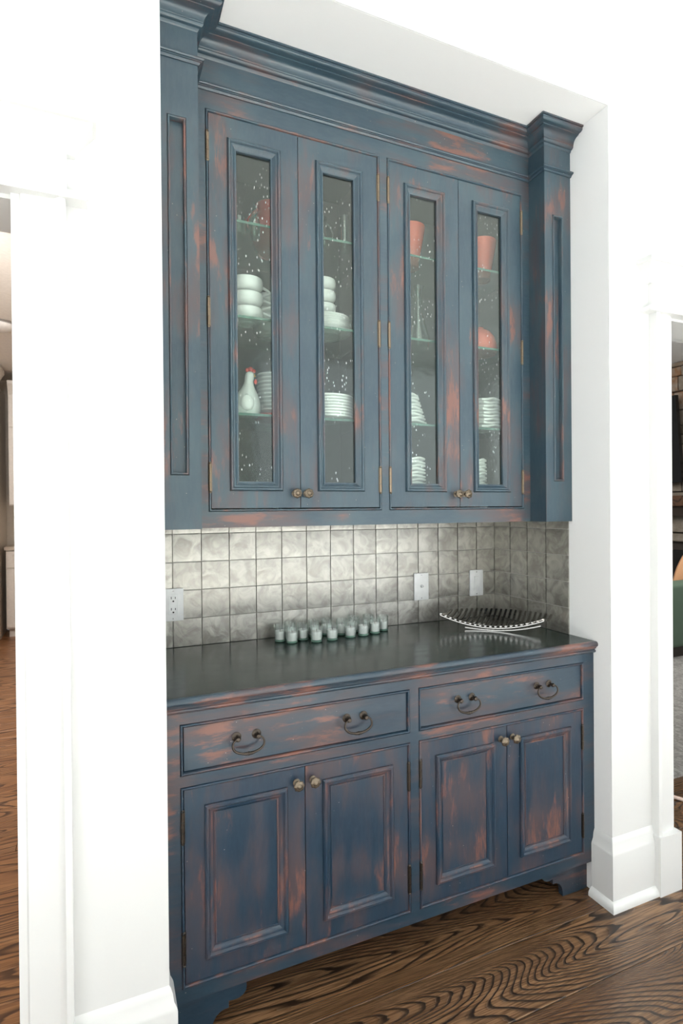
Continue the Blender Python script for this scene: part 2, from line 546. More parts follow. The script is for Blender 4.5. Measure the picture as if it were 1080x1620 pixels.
# the room behind the camera: white walls with window openings, the left one added for fill light
struct('wall_rear', lambda bm: (box(bm, -3.4, 3.4, -5.75, -5.6, 0, .2), box(bm, -3.4, 3.4, -5.75, -5.6, 3.4, ZT),
                                box(bm, -3.4, .15, -5.75, -5.6, .2, 3.4), box(bm, 3.25, 3.4, -5.75, -5.6, .2, 3.4)), WALL, 'white wall behind with tall windows')
struct('wall_side_left', lambda bm: (box(bm, -3.5, -3.4, -5.6, -4.55, 0, ZT), box(bm, -3.5, -3.4, -1.85, YW, 0, ZT), box(bm, -3.5, -3.4, -4.55, -1.85, 0, .35), box(bm, -3.5, -3.4, -4.55, -1.85, 3.05, ZT)), WALL, 'white side wall of the room with an opening added for fill light')
struct('wall_side_right', lambda bm: (box(bm, 3.4, 3.5, -5.6, -4.95, 0, ZT), box(bm, 3.4, 3.5, -1.85, YW, 0, ZT), box(bm, 3.4, 3.5, -4.95, -1.85, 0, .25), box(bm, 3.4, 3.5, -4.95, -1.85, 3.15, ZT)), WALL, 'white side wall with a window opening')
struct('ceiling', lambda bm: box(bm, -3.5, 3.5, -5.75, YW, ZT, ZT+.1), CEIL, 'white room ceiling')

# far rooms
struct('wall_kitchen_back', lambda bm: box(bm, -4.6, -1.2, 5.6, 5.7, 0, 2.95), CREAMW, 'beige kitchen wall behind the white cabinets')
struct('wall_kitchen_side', lambda bm: (box(bm, -4.7, -4.6, YK, 5.6, 0, 2.95), box(bm, -1.65, -1.55, .12, 5.6, 0, 2.95), box(bm, -1.65, XL-.1, YK+.001, .12, 0, 2.95)), CREAMW, 'beige kitchen side walls')
struct('ceiling_kitchen', lambda bm: box(bm, -4.7, -1.55, YK, 5.7, 2.95, 3.05), plain('kitchen_ceiling', (.78, .74, .69), .7), 'pale kitchen ceiling')
struct('wall_living_side', lambda bm: (box(bm, XR+.1, .16, YK+.001, 5.2, 0, 3.2),), WALL, 'white living room side wall')
struct('wall_living_back', lambda bm: box(bm, .16, 5.6, 5.2, 5.3, 0, 3.2), WALL, 'white living room back wall')
struct('ceiling_living', lambda bm: box(bm, .05, 5.6, YK, 5.3, 3.2, 3.3), CEIL, 'white living room ceiling')
struct('floor_living_edge', lambda bm: (box(bm, .1, .62, 0, 5.2, -.05, -.002), box(bm, .62, 5.6, 4.2, 5.2, -.05, -.002), box(bm, 5.0, 5.6, -1.2, 4.2, -.05, -.002)), OAKD, 'dark oak floor edge of the living room')
struct('floor_kitchen_edge', lambda bm: box(bm, -4.7, -3.6, -.45, 5.6, -.05, -.002), OAKK, 'oak floor edge of the kitchen')

# ------------------------------------------------------------------ trim
BASE = [(0, 0), (.034, 0), (.034, .012), (.030, .020), (.021, .030), (.018, .031), (.018, .185), (.016, .192), (.010, .205), (.008, .222), (.003, .236), (0, .240)]


def base_fn(path): return lambda bm: psweep(bm, path, BASE)


b = struct('baseboard_left', base_fn([(-1.70, YW), (XL, YW), (XL, YL-.001)]), TRIM, 'tall white baseboard wrapping the left alcove corner', 30)
# wraps the right alcove corner: along the alcove side, round the corner, up to the plinth block
b = struct('baseboard_right', base_fn([(XR, YL-.001), (XR, YW), (.20, YW)]), TRIM, 'tall white baseboard wrapping the right alcove corner', 30)


def casing(name, xo, xi, label):
    """door casing: xo outer edge, xi opening edge"""
    s = 1 if xi > xo else -1

    def f(bm):
        prof = [(0, 0), (0, .030), (.006, .033), (.014, .033), (.018, .028), (.024, .022), (.030, .020), (.088, .018), (.092, .013), (abs(xi-xo), .012), (abs(xi-xo), 0)]
        lo = [bm.verts.new((xo+s*a, YW-d, .205)) for a, d in prof]; hi = [bm.verts.new((xo+s*a, YW-d, ZH)) for a, d in prof]
        n = len(prof)
        for i in range(n): bm.faces.new((lo[i], lo[(i+1) % n], hi[(i+1) % n], hi[i]))
        bm.faces.new(lo); bm.faces.new(hi)
        # plinth block
        xa, xb = sorted((xo-s*.006, xi+s*.004)); box(bm, xa, xb, YW-.040, YW+.001, 0, .212)
    return struct(name, f, TRIM, label, 30)


casing('trim_kitchen_doorway', -1.697, OL-.0008, 'white fluted casing beside the kitchen doorway')
casing('trim_living_opening', .200, OR_+.0008, 'white casing beside the living room opening')
HEADC = [(0, 2.205), (.016, 2.205), (.018, 2.212), (.024, 2.222), (.040, 2.243), (.052, 2.256), (.055, 2.262), (.062, 2.264), (.062, 2.279), (0, 2.279)]
HEADB = [(0, 2.097), (.040, 2.097), (.044, 2.103), (.044, 2.109), (.040, 2.114), (0, 2.114)]


def head(xa, xb):
    def f(bm):
        box(bm, xa, xb, YW-.024, YW+.001, 2.114, 2.206)
        for pr in (HEADC, HEADB):
            e = .0
            psweep(bm, [(xa, YW+.0), (xa, YW-.0001), (xb, YW-.0001), (xb, YW+.0)], pr)
    return f


struct('trim_kitchen_header', head(-2.85, -1.694), TRIM, 'white header with crown cap over the kitchen doorway', 30)
struct('trim_living_header', head(.197, 1.65), TRIM, 'white header with crown cap over the living room opening', 30)
struct('trim_kitchen_jamb', lambda bm: (box(bm, -2.75, OL, YW-.001, YK+.001, ZH-.012, ZH), box(bm, OL-.0008, OL+.012, YW-.001, YK+.001, 0, ZH)), TRIM, 'white jamb lining of the kitchen doorway')
struct('trim_living_jamb', lambda bm: (box(bm, OR_, 1.55, YW-.001, YK+.001, ZH-.012, ZH+.0), box(bm, OR_-.012, OR_+.0008, YW-.001, YK+.001, 0, ZH)), TRIM, 'white jamb lining of the living room opening')

# ------------------------------------------------------------------ backsplash tiles


def tile_mesh(wd, ht, seed):
    rr = random.Random(seed); bm = bmesh.new(); n = 4
    g = [[bm.verts.new(((i/n-.5)*wd, -.0065 - rr.uniform(0, .0011) - (.0012 if 0 < i < n and 0 < j < n else 0), (j/n-.5)*ht)) for i in range(n+1)] for j in range(n+1)]
    for row in g:
        for v in row:
            if abs(abs(v.co.x)-wd/2) < 1e-6: v.co.z += rr.uniform(-.0005, .0005)
    for j in range(n):
        for i in range(n): bm.faces.new((g[j][i], g[j][i+1], g[j+1][i+1], g[j+1][i]))
    rim = [g[0][i] for i in range(n)] + [g[j][n] for j in range(n)] + [g[n][n-i] for i in range(n)] + [g[n-j][0] for j in range(n)]
    back = [bm.verts.new((v.co.x*1.0, 0, v.co.z*1.0)) for v in rim]
    k = len(rim)
    for i in range(k): bm.faces.new((rim[i], back[i], back[(i+1) % k], rim[(i+1) % k]))
    return mesh('tile', bm, TILE, 35)


TP = .1; GAP = .0034
tm = [tile_mesh(TP-GAP, TP-GAP, s) for s in range(6)]
tm_top = [tile_mesh(TP-GAP, .036, 20+s) for s in range(2)]
tm_end = tile_mesh(XL*-1-1.4-GAP, TP-GAP, 31); tm_endtop = tile_mesh(XL*-1-1.4-GAP, .036, 32)
wall_side = bpy.data.objects['wall_right']
side_x = [0, -.105, -.2105, -.3165, -.432]
for r in range(5):
    zc = ZC + (r+.5)*TP if r < 4 else ZC + 4*TP + GAP/2 + .018
    for c in range(15):
        if c < 14: me = random.choice(tm if r < 4 else tm_top); xc = -(c+.5)*TP - .0
        else: me = tm_end if r < 4 else tm_endtop; xc = (-1.4+XL)/2
        t = link('tile', me, wall_back, (xc-.0015, YB-.0003, zc)); t.rotation_euler = (random.uniform(-.010, .010), 0, random.uniform(-.010, .010))
    for a, b_ in zip(side_x, side_x[1:]):
        wd = (a-b_)-GAP
        me = tile_mesh(wd, TP-GAP if r < 4 else .036, 50+r*7+int(a*-60))
        t = link('tile', me, wall_side, (XR+.0012, (a+b_)/2, zc))
        t.rotation_euler = (0, 0, -math.pi/2+random.uniform(-.006, .006))
# grout bed under the side tiles and the metal edge strip
struct('trim_grout_bed', lambda bm: box(bm, XR-.0008, XR+.001, side_x[-1], YB, ZC, 1.36), GROUT, 'grout bed of the side backsplash')

# ------------------------------------------------------------------ paint-grade profiles
BEAD = [(0, 0), (.0016, .004), (.0018, -.0012), (.0035, -.0032), (.0055, -.0034), (.0075, -.0016), (.0078, .020)]
DMOULD = [(0, .0), (.0005, -.0045), (.004, -.0085), (.0085, -.0085), (.0115, -.0055), (.0125, -.0035), (.016, -.003), (.024, .0045), (.026, .0055), (.029, .0058), (.030, .014)]


def knob(parent, x, y, z):
    def f(bm):
        lathe(bm, [(0, 0), (.0105, 0), (.0105, .002), (.0055, .004), (.0045, .014), (.0065, .017), (.0125, .019), (.0150, .0225), (.0150, .0255), (.0125, .0285), (.0085, .0300), (.0078, .0292), (.0055, .0315), (.0030, .0330), (0, .0335)], 24,
              wob=lambda r, h, a: (r*(1+(.07*math.cos(8*a) if .0195 < h < .029 and r > .01 else 0)), h), axis='y')
    bm = bmesh.new(); f(bm)
    return link('knob', mesh('knob', bm, BRASS, 30), parent, (x, y, z))


def hinge(parent, x, y, z, h=.082, m=None):
    def f(bm):
        for k in range(3):
            z0 = -h/2+k*h/3
            lathe(bm, [(0, z0+.0006), (.0046, z0+.0006), (.0046, z0+h/3-.0006), (0, z0+h/3-.0006)], 10)
        for s in (-1, 1):
            lathe(bm, [(.0028, s*h/2), (.0052, s*(h/2+.002)), (.0036, s*(h/2+.005)), (0, s*(h/2+.0065))], 10)
        box(bm, -.0062, .0062, .0005, .0030, -h/2, h/2)
    return obj('hinge', f, m or BRONZE, parent, 30, loc=(x, y, z))


def catmull(P, n):
    P = [Vector(p) for p in P]; P = [P[0]*2-P[1]]+P+[P[-1]*2-P[-2]]; out = []
    for i in range(1, len(P)-2):
        a, b, c, d = P[i-1:i+3]
        for k in range(n):
            t = k/n
            out.append(.5*((2*b)+(c-a)*t+(2*a-5*b+4*c-d)*t*t+(3*b-a-3*c+d)*t**3))
    return out+[P[-2]]


def pull(parent, loc):
    """bail pull: two rosette posts and a swept bail with a turned centre"""
    for s in (-1, 1):
        obj('rosette', lambda bm: lathe(bm, [(0, 0), (.0125, 0), (.0130, .0012), (.0105, .0028), (.0085, .0030), (.006, .005), (.0042, .008), (.0042, .016), (.0068, .0175), (.0072, .021), (.0055, .0245), (0, .026)], 20, axis='y'),
            BRONZE, parent, 35, loc=loc+Vector((s*.0275, 0, 0)))

    def f(bm):
        half = [(.0275, -.0205, 0), (.0345, -.022, -.0012), (.0405, -.024, -.0060), (.0430, -.0255, -.0140), (.0405, -.0265, -.0235), (.0320, -.0265, -.0315), (.0200, -.0265, -.0365), (.0080, -.0265, -.0390)]
        P = [(-x, y, z) for x, y, z in half] + half[::-1]
        pts = catmull(P, 4); n = len(pts)-1; rad = []
        for i, p in enumerate(pts):
            u = p.x if p.z < -.03 else 9
            r = .0024 + .0009*min(1, -p.z/.03)
            for c0, am, wd in ((0, .0026, .0028), (.0085, .0016, .0024), (-.0085, .0016, .0024)):
                r += am*math.exp(-((u-c0)/wd)**2)
            rad.append(r)
        tube(bm, pts, rad, 10)
    obj('bail', f, BRONZE, parent, 50, loc=loc)


def flat_frame(bm, x0, x1, z0, z1, y, t, openings):
    """front frame with rectangular openings laid out on a grid, one watertight board"""
    xs = sorted({x0, x1, *[o[0] for o in openings], *[o[1] for o in openings]})
    zs = sorted({z0, z1, *[o[2] for o in openings], *[o[3] for o in openings]})
    def isopen(xa, xb, za, zb):
        xm, zm = (xa+xb)/2, (za+zb)/2
        return any(o[0] < xm < o[1] and o[2] < zm < o[3] for o in openings)
    F = {}; Bk = {}
    for i, x in enumerate(xs):
        for j, z in enumerate(zs):
            F[i, j] = bm.verts.new((x, y, z)); Bk[i, j] = bm.verts.new((x, y+t, z))
    nx, nz = len(xs)-1, len(zs)-1
    solid = lambda i, j: 0 <= i < nx and 0 <= j < nz and not isopen(xs[i], xs[i+1], zs[j], zs[j+1])
    for i in range(nx):
        for j in range(nz):
            if not solid(i, j): continue
            bm.faces.new((F[i, j], F[i+1, j], F[i+1, j+1], F[i, j+1]))
            bm.faces.new((Bk[i, j], Bk[i, j+1], Bk[i+1, j+1], Bk[i+1, j]))
            for (a, b_, di, dj) in (((i, j), (i+1, j), 0, -1), ((i, j+1), (i+1, j+1), 0, 1), ((i, j), (i, j+1), -1, 0), ((i+1, j), (i+1, j+1), 1, 0)):
                if not solid(i+di, j+dj): bm.faces.new((F[a], F[b_], Bk[b_], Bk[a]))
    bmesh.ops.delete(bm, geom=[v for v in bm.verts if not v.link_faces], context='VERTS')


# ------------------------------------------------------------------ upper cabinet
UP = thing('upper_cabinet', 'distressed navy blue upper hutch cabinet with four seeded glass doors above the tiles', 'cabinet', (XM, -.01, 1.3475))
xa, xb = -1.3718, -.1256                 # face frame between the pilasters
ZO0, ZO1 = 1.3952, 2.5849
bays = [(-1.3383, -.7631), (-.7349, -.1564)]
ZF = 2.79
wobj('face_frame', lambda bm: flat_frame(bm, xa, xb, 1.3475, ZF, YU, .02, [(a, b_, ZO0, ZO1) for a, b_ in bays]), PH, UP)
for a, b_ in bays:
    wobj('bead', lambda bm: rsweep(bm, a-.0005, b_+.0005, ZO0-.0005, ZO1+.0005, YU, BEAD), PV, UP, 50)
wobj('cabinet_box', lambda bm: (
    box(bm, xa+.004, xa+.02, YU+.02, -.012, 1.3475, 2.62), box(bm, xb-.02, xb-.004, YU+.02, -.012, 1.3475, 2.62),
    box(bm, XM-.012, XM+.012, YU+.0205, -.012, 1.38, 2.6),
    box(bm, xa+.02, xb-.02, YU+.02, -.012, 1.3475, 1.375), box(bm, xa+.02, xb-.02, YU+.02, -.012, 2.60, 2.62),
    box(bm, xa, xb, -.012, -.002, 1.3475, 2.62)), INNER, UP, label='grey-green cabinet interior')
# pilasters
for s, (x0, x1) in ((0, (XL+.0005, xa)), (1, (xb, XR-.0025))):
    pil = wobj('pilaster', lambda bm: (flat_frame(bm, x0, x1, 1.3475, ZF, YC, .0155, [((x0+x1)/2-.0255, (x0+x1)/2+.0255, 1.497, 2.484)]),
                                       box(bm, x0, x1, YC+.0155, -.004, 1.3475, ZF)), PV, UP)
    wobj('bead', lambda bm: rsweep(bm, (x0+x1)/2-.0258, (x0+x1)/2+.0258, 1.4968, 2.4842, YC, BEAD), PV, pil, 50)
path = [(XL+.0005, YC), (xa, YC), (xa, YU), (xb, YU), (xb, YC), (XR-.0005, YC)]
CROWN = [(0, 2.7300), (.003, 2.7330), (.0045, 2.7375), (.0090, 2.7385), (.0130, 2.7415), (.0150, 2.7455), (.0142, 2.7490), (.0150, 2.7500), (.0158, 2.7505), (.0165, 2.7560), (.0190, 2.7620), (.0235, 2.7675), (.0300, 2.7715), (.0375, 2.7738), (.0400, 2.7742), (.0405, 2.7765),
         (.0450, 2.7775), (.0505, 2.7780), (.0555, 2.7800), (.0585, 2.7835), (.0590, 2.7870), (.0575, 2.7895), (.0580, 2.7905), (.0635, 2.7910), (.0635, 2.7965), (-.002, 2.7965), (-.002, 2.7300)]
NECK = [(-.001, 2.6365), (.003, 2.6370), (.0055, 2.6400), (.0068, 2.6425), (.0100, 2.6430), (.0105, 2.6448), (.0140, 2.6455), (.0162, 2.6485), (.0150, 2.6520), (.0105, 2.6540), (-.001, 2.6545)]
wobj('crown_moulding', lambda bm: psweep(bm, path, CROWN), PH, UP, 28)
wobj('neck_moulding', lambda bm: psweep(bm, path, NECK), PH, UP, 28)


def glass_door(parent, x0, x1, hinge_left):
    z0, z1 = ZO0+.0105, ZO1-.0095
    cx = (x0+x1)/2 - (.001 if hinge_left else -.001)
    ox0, ox1, oz0, oz1 = cx-.083, cx+.083, 1.4575, 2.5145
    YD = YU+.0015
    d = wobj('door', lambda bm: (flat_frame(bm, x0, x1, z0, z1, YD, .020, [(ox0+.004, ox1-.004, oz0+.004, oz1-.004)])), PV, parent)
    wobj('moulding', lambda bm: rsweep(bm, ox0, ox1, oz0, oz1, YD, DMOULD), PV, d, 35)
    wobj('glass_pane', lambda bm: box(bm, ox0+.014, ox1-.014, YD+.0135, YD+.0155, oz0+.014, oz1-.014), PANE, d, label='seeded glass pane with bubbles')
    kx = x1-.018 if hinge_left else x0+.018
    kz = 1.4505
    o = knob(d, 0, 0, 0); o.location = Vector((kx, YD, kz))-UP.location
    hx = x0-.0045 if hinge_left else x1+.0045
    for z in (2.476, 1.987, 1.497):
        h = hinge(d, 0, 0, 0, m=HBR); h.location = Vector((hx, YD-.002, z))-UP.location
    return d


for a, b_ in bays:
    mid = (a+b_)/2
    glass_door(UP, a+.0092, mid-.0012, True)
    glass_door(UP, mid+.0012, b_-.0092, False)
# glass shelves
SHZ = (1.700, 2.000, 2.292)
for a, b_ in ((xa+.021, XM-.0125), (XM+.0125, xb-.021)):
    for z in SHZ:
        sh = wobj('glass_shelf', lambda bm: box(bm, a, b_, -.335, -.0125, z-.0075, z), SHELF, UP)
        wobj('shelf_edge', lambda bm: box(bm, a, b_, -.3362, -.3352, z-.0075, z), SHELFEDGE, sh)

# ------------------------------------------------------------------ base cabinet
LO = thing('base_cabinet', 'distressed navy blue base cabinet with two drawers and four panelled doors under the counter', 'cabinet', (XM, -.01, 0))
lx0, lx1 = XL+.0008, XR-.0012
lb = [(-1.4493, -.7639), (-.7336, -.0491)]
ZD0, ZD1, ZP0, ZP1 = .7089, .8443, .1543, .6802
ops = [(a, b_, ZD0, ZD1) for a, b_ in lb] + [(a, b_, ZP0, ZP1) for a, b_ in lb]
wobj('face_frame', lambda bm: flat_frame(bm, lx0, lx1, .1175, .874, YL, .02, ops), PLH, LO)
LBEAD = [(0, 0), (.0016, .004), (.0018, -.0012), (.0035, -.0036), (.0058, -.0038), (.0080, -.0018), (.0084, .020)]
for a, b_, c, d_ in ops:
    wobj('bead', lambda bm: rsweep(bm, a-.0005, b_+.0005, c-.0005, d_+.0005, YL, LBEAD), PLV if d_-c > .3 else PLH, LO, 50)
wobj('cabinet_box', lambda bm: (box(bm, lx0, lx0+.018, YL+.02, -.005, .12, .874), box(bm, lx1-.018, lx1, YL+.02, -.005, .12, .874),
                                box(bm, lx0+.018, lx1-.018, YL+.02, -.005, .12, .138), box(bm, lx0+.018, lx1-.018, -.02, -.005, .138, .874),
                                box(bm, XM-.01, XM+.01, YL+.0205, -.02, .138, .87)), INNER, LO, label='plain dark interior carcass')
wobj('toe_shade_board', lambda bm: box(bm, lx0, lx1, -.40, -.385, 0, .12), BLACK, LO)  # black board added for the shade in the open recess below


def drawer(a, b_):
    cx = (a+b_)/2; y = YL+.004
    def f(bm):
        box(bm, a+.0102, b_-.0102, y, y+.02, ZD0+.0105, ZD1-.0100); bevel(bm, .0012, 2)
    d = wobj('drawer', f, PLH, LO)
    for s in (-1, 1):
        pull(d, Vector((cx-.004+s*.1625, y, .7870))-LO.location)
    return d


for a, b_ in lb: drawer(a, b_)


def panel_door(x0, x1, hinge_left):
    z0, z1 = ZP0+.0105, ZP1-.0095; YD = YL+.0015
    ox0, ox1 = x0+.0515, x1-.0515; oz0, oz1 = .2155, .6235
    d = wobj('door', lambda bm: flat_frame(bm, x0, x1, z0, z1, YD, .020, [(ox0+.004, ox1-.004, oz0+.004, oz1-.004)]), PLV, LO)
    wobj('moulding', lambda bm: rsweep(bm, ox0, ox1, oz0, oz1, YD, [(0, .0), (.0005, -.0055), (.0045, -.0100), (.009, -.0100), (.0125, -.0065), (.0135, -.0045), (.017, -.004), (.0255, .0035), (.0265, .0020), (.0295, .0020), (.031, .006)]), PLV, d, 35)
    wobj('panel', lambda bm: box(bm, ox0+.025, ox1-.025, YD+.0045, YD+.012, oz0+.025, oz1-.025), PLV, d)
    kx = x1-.0265 if hinge_left else x0+.0195
    o = knob(d, 0, 0, 0); o.location = Vector((kx+.002, YD, .6305))-LO.location
    hx = x0-.0045 if hinge_left else x1+.0045
    for z in (.5765, .259):
        h = hinge(d, 0, 0, 0); h.location = Vector((hx, YD-.002, z))-LO.location


for a, b_ in lb:
    mid = (a+b_)/2
    panel_door(a+.0098, mid-.0013, True)
    panel_door(mid+.0013, b_-.0098, False)


def foot(mirror):
    pts = [(-.004, .1175), (.2095, .1175), (.2110, .0985), (.2085, .0870), (.2000, .0775), (.1880, .0725), (.1740, .0725), (.1620, .0745), (.1610, .0555), (.1520, .0560), (.1400, .0535), (.1280, .0455), (.1200, .0330), (.1160, .0180), (.1150, .0), (-.004, .0)]
    def f(bm):
        ya = YL+.010 if not mirror else YL+.033
        e = lx0 if not mirror else lx1-.004
        s = 1 if not mirror else -1
        # scale the right foot a little: it stands further back
        A = [bm.verts.new((e+s*max(0, x), ya, z)) for x, z in pts]; B_ = [bm.verts.new((e+s*max(0, x), ya+.02, z)) for x, z in pts]
        n = len(pts)
        for i in range(n): bm.faces.new((A[i], A[(i+1) % n], B_[(i+1) % n], B_[i]))
        bm.faces.new(A); bm.faces.new(B_)
    return f


wobj('foot', foot(False), PLH, LO)
wobj('foot', foot(True), PLH, LO)

# ------------------------------------------------------------------ countertop
CT = thing('countertop', 'glossy black-green countertop with moulded navy front edge on the base cabinet', 'countertop', (XM, -.28, .8722))
wobj('slab', lambda bm: box(bm, lx0, XR-.0005, -.548, YB-.0004, .8765, ZC), COUNTER, CT)
EDGE = [(-.002, .8742), (.001, .8742), (.0045, .8750), (.0080, .8775), (.0095, .8810), (.0080, .8845), (.0050, .8865), (.0052, .8885), (.0085, .8895), (.0105, .8925), (.0115, .8960), (.0145, .8968), (.0150, .8985), (.0185, .9015), (.0198, .9060), (.0190, .9110), (.0165, .9145), (.0130, .9165), (-.002, .9166)]
wobj('edge_moulding', lambda bm: psweep(bm, [(lx0, -.5465), (XR-.0005, -.5465)], [(o-.002, z) for o, z in EDGE]), PT, CT, 28)

# ------------------------------------------------------------------ wall plates


def plate(name, label, cat, xc, zc, y=-.0015):
    t = thing(name, label, cat, (xc, y, zc))
    def f(bm):
        box(bm, -.0350, .0350, -.0055, .0020, -.0572, .0572); bevel(bm, .0022, 2)
    obj('cover_plate', f, PLASTIC, t, 40)
    for s in (-1, 1):
        obj('screw', lambda bm: lathe(bm, [(0, 0), (.0030, 0), (.0026, .0012), (0, .0014)], 12, c=(0, -.0055, s*.0485), axis='y'), GREYMET, t, 40)
    return t


t = plate('electrical_outlet', 'white double power outlet on the tiles beside the left wall', 'outlet', -1.4010, 1.0690)
def recept(bm):
    box(bm, -.0168, .0168, -.0068, -.005, -.0335, .0335); bevel(bm, .0008, 1)
obj('receptacle', recept, PLASTIC, t, 40)
for s in (-1, 1):
    obj('socket', lambda bm: (box(bm, -.0080, -.0055, -.0071, -.0060, s*.0195+.001, s*.0195+.0095), box(bm, .0055, .0078, -.0071, -.0060, s*.0195+.0015, s*.0195+.0085),
                              lathe(bm, [(0, 0), (.0030, 0), (.0030, .0011), (0, .0011)], 12, c=(0, -.0060, s*.0195-.0065), axis='y')), SLOT, t)
t = plate('coaxial_outlet', 'white wall plate with a single round cable jack above the countertop', 'wall plate', -.3905, 1.0700)
obj('cable_jack', lambda bm: lathe(bm, [(0, 0), (.0062, 0), (.0062, .003), (.0045, .0035), (.0045, .010), (.0030, .0105), (0, .0095)], 16, c=(0, -.0055, .002), axis='y'), GREYMET, t, 40)
t = plate('light_switch', 'white rocker light switch on the tiles nearest the corner', 'switch', -.1075, 1.0690)
def rocker(bm):
    box(bm, -.0165, .0165, -.0066, -.005, -.0335, .0335)
    vs = [bm.verts.new(c) for c in ((-.0140, -.0062, -.031), (.0140, -.0062, -.031), (.0140, -.0062, .031), (-.0140, -.0062, .031), (-.0140, -.0078, -.029), (.0140, -.0078, -.029), (.0140, -.0100, .029), (-.0140, -.0100, .029))]
    for f_ in ((4, 5, 6, 7), (0, 1, 5, 4), (1, 2, 6, 5), (2, 3, 7, 6), (3, 0, 4, 7)): bm.faces.new([vs[i] for i in f_])
obj('rocker', rocker, PLASTIC, t, 30)

# ------------------------------------------------------------------ votive candles
VH = .062


def votive():
    t = thing('votive_candle', '', 'candle', (0, 0, ZC), group='votive candles on the countertop')
    obj('glass_cup', lambda bm: lathe(bm, [(0, .0085), (.0185, .0085), (.0196, .011), (.0208, VH-.001), (.0214, VH), (.0222, VH-.001), (.0216, .006), (.0205, .001), (.0190, 0), (0, 0)], 28), VOTIVE, t, 40)
    obj('glass_base', lambda bm: lathe(bm, [(0, .0012), (.0188, .0012), (.0203, .003), (.0206, .0062), (.0192, .0078), (0, .0080)], 28), VBASE, t, 40)
    obj('wax', lambda bm: lathe(bm, [(0, .0090), (.0184, .0090), (.0194, .012), (.0200, .0385), (.0185, .0392), (.0150, .0380), (.004, .0375), (0, .0377)], 28), WAX, t, 40)
    obj('wick', lambda bm: tube(bm, [(0, 0, .037), (.0005, 0, .042), (.0018, 0, .0465)], .0009, 6), OUTW, t)
    return t


V0 = votive()
front = [(-1.031, -.066), (-.999, -.106), (-.947, -.078), (-.912, -.129), (-.850, -.128), (-.771, -.116), (-.714, -.110), (-.657, -.095)]
back = [(-.984, -.036), (-.893, -.046), (-.838, -.040), (-.785, -.066), (-.722, -.036), (-.655, -.034), (-.607, -.066)]
nm = ['first', 'second', 'third', 'fourth', 'fifth', 'sixth', 'seventh', 'eighth']
for i, (x, y) in enumerate(front):
    lab = f'votive candle, {nm[i]} in the front row counted from the outlet side' if 0 < i < 7 else ('votive candle at the end of the front row nearest the outlet' if i == 0 else 'votive candle at the end of the front row nearest the metal tray')
    if i == 0: V0.location = (x, y, ZC); V0['label'] = lab
    else: dup(V0, (x, y, ZC), i*1.3, lab)
for i, (x, y) in enumerate(back):
    dup(V0, (x, y, ZC), i*2.1, f'votive candle, {nm[i]} in the back row counted from the outlet side')

# ------------------------------------------------------------------ slatted metal tray
U = Vector((.722, -.692)); W_ = Vector((.692, .722)); NC = Vector((-.240, -.268))
TR = thing('slatted_tray', 'curved polished metal slatted tray reflecting in the countertop by the tiled corner', 'tray', (-.19, -.22, ZC))


def tp(s, wv, z):
    p = NC + U*s + W_*wv
    return Vector((p.x+.19, p.y+.22, z))


HL = .197; TW = .150
def zed(s, f): return .0085 + .040*(s/HL)**2 + (.066*max(0, f-.15)**1.5 + .009*max(0, .25-f)/.25)
for i in range(21):
    s = -HL+.004+(2*HL-.008)*i/20
    k = 1.0 - .50*abs(s/HL)**2.2
    def f(bm, s=s, k=k):
        n = 9; hw = .0042; A = []
        for j in range(n+1):
            q = j/n
            off = .030*q + .004*math.sin(q*math.pi)
            a = tp(s-hw+off, (q-.02)*TW*k, zed(s, q*k)); b2 = tp(s+hw+off, (q-.02)*TW*k, zed(s, q*k))
            A.append([bm.verts.new(a), bm.verts.new(b2), bm.verts.new(b2+Vector((0, 0, .0060))), bm.verts.new(a+Vector((0, 0, .0060)))])
        for a, b2 in zip(A, A[1:]):
            for j in range(4): bm.faces.new((a[j], a[(j+1) % 4], b2[(j+1) % 4], b2[j]))
        bm.faces.new(A[0]); bm.faces.new(A[-1])
    obj('slat', f, STEEL, TR)
for wv, dz, rr, nm_ in ((.004, -.0035, .0028, 'rail'), (.052, -.0028, .0024, 'rail')):
    def f(bm):
        pts = [tp(-HL+2*HL*i/30, wv, zed(-HL+2*HL*i/30, wv/TW)+dz) for i in range(31)]
        tube(bm, pts, rr, 8)
    obj(nm_, f, STEEL, TR, 60)
def base_rail(bm):
    n = 24; A = []
    for i in range(n+1):
        s = -.10+.285*i/n
        z = .0006+.036*((s+.0)/HL)**2*(.9 if s > 0 else .5)
        A.append([bm.verts.new(tp(s, .016+.0, z)), bm.verts.new(tp(s, .024, z)), bm.verts.new(tp(s, .024, z+.004)), bm.verts.new(tp(s, .016, z+.004))])
    for a, b2 in zip(A, A[1:]):
        for j in range(4): bm.faces.new((a[j], a[(j+1) % 4], b2[(j+1) % 4], b2[j]))
    bm.faces.new(A[0]); bm.faces.new(A[-1])
obj('base_rail', base_rail, STEEL, TR, 40)

# ------------------------------------------------------------------ things inside the glass cabinet


def latte_cup(label, group, x, y, z, rz, m=PORC, sc=1.0, src=None):
    if src: return dup(src, (x, y, z), rz, label)
    t = thing('cup', label, 'cup', (x, y, z), rz, group)
    R = .0485*sc; H = .0420*sc
    obj('bowl', lambda bm: lathe(bm, [(0, .004), (R*.40, .004), (R*.45, 0), (R*.52, 0), (R*.52, .006), (R*.80, H*.22), (R*.97, H*.50), (R, H*.80), (R*.96, H), (R*.91, H), (R*.94, H*.8), (R*.90, H*.5), (R*.70, H*.24), (0, H*.16)], 28), m, t, 50)
    def h(bm):
        pts = [(R*.92+.030*sc*math.sin(math.pi*i/12), 0, H*.18+H*.66*i/12) for i in range(13)]
        tube(bm, pts, .0042*sc, 8)
    obj('handle', h, m, t, 60)
    return t


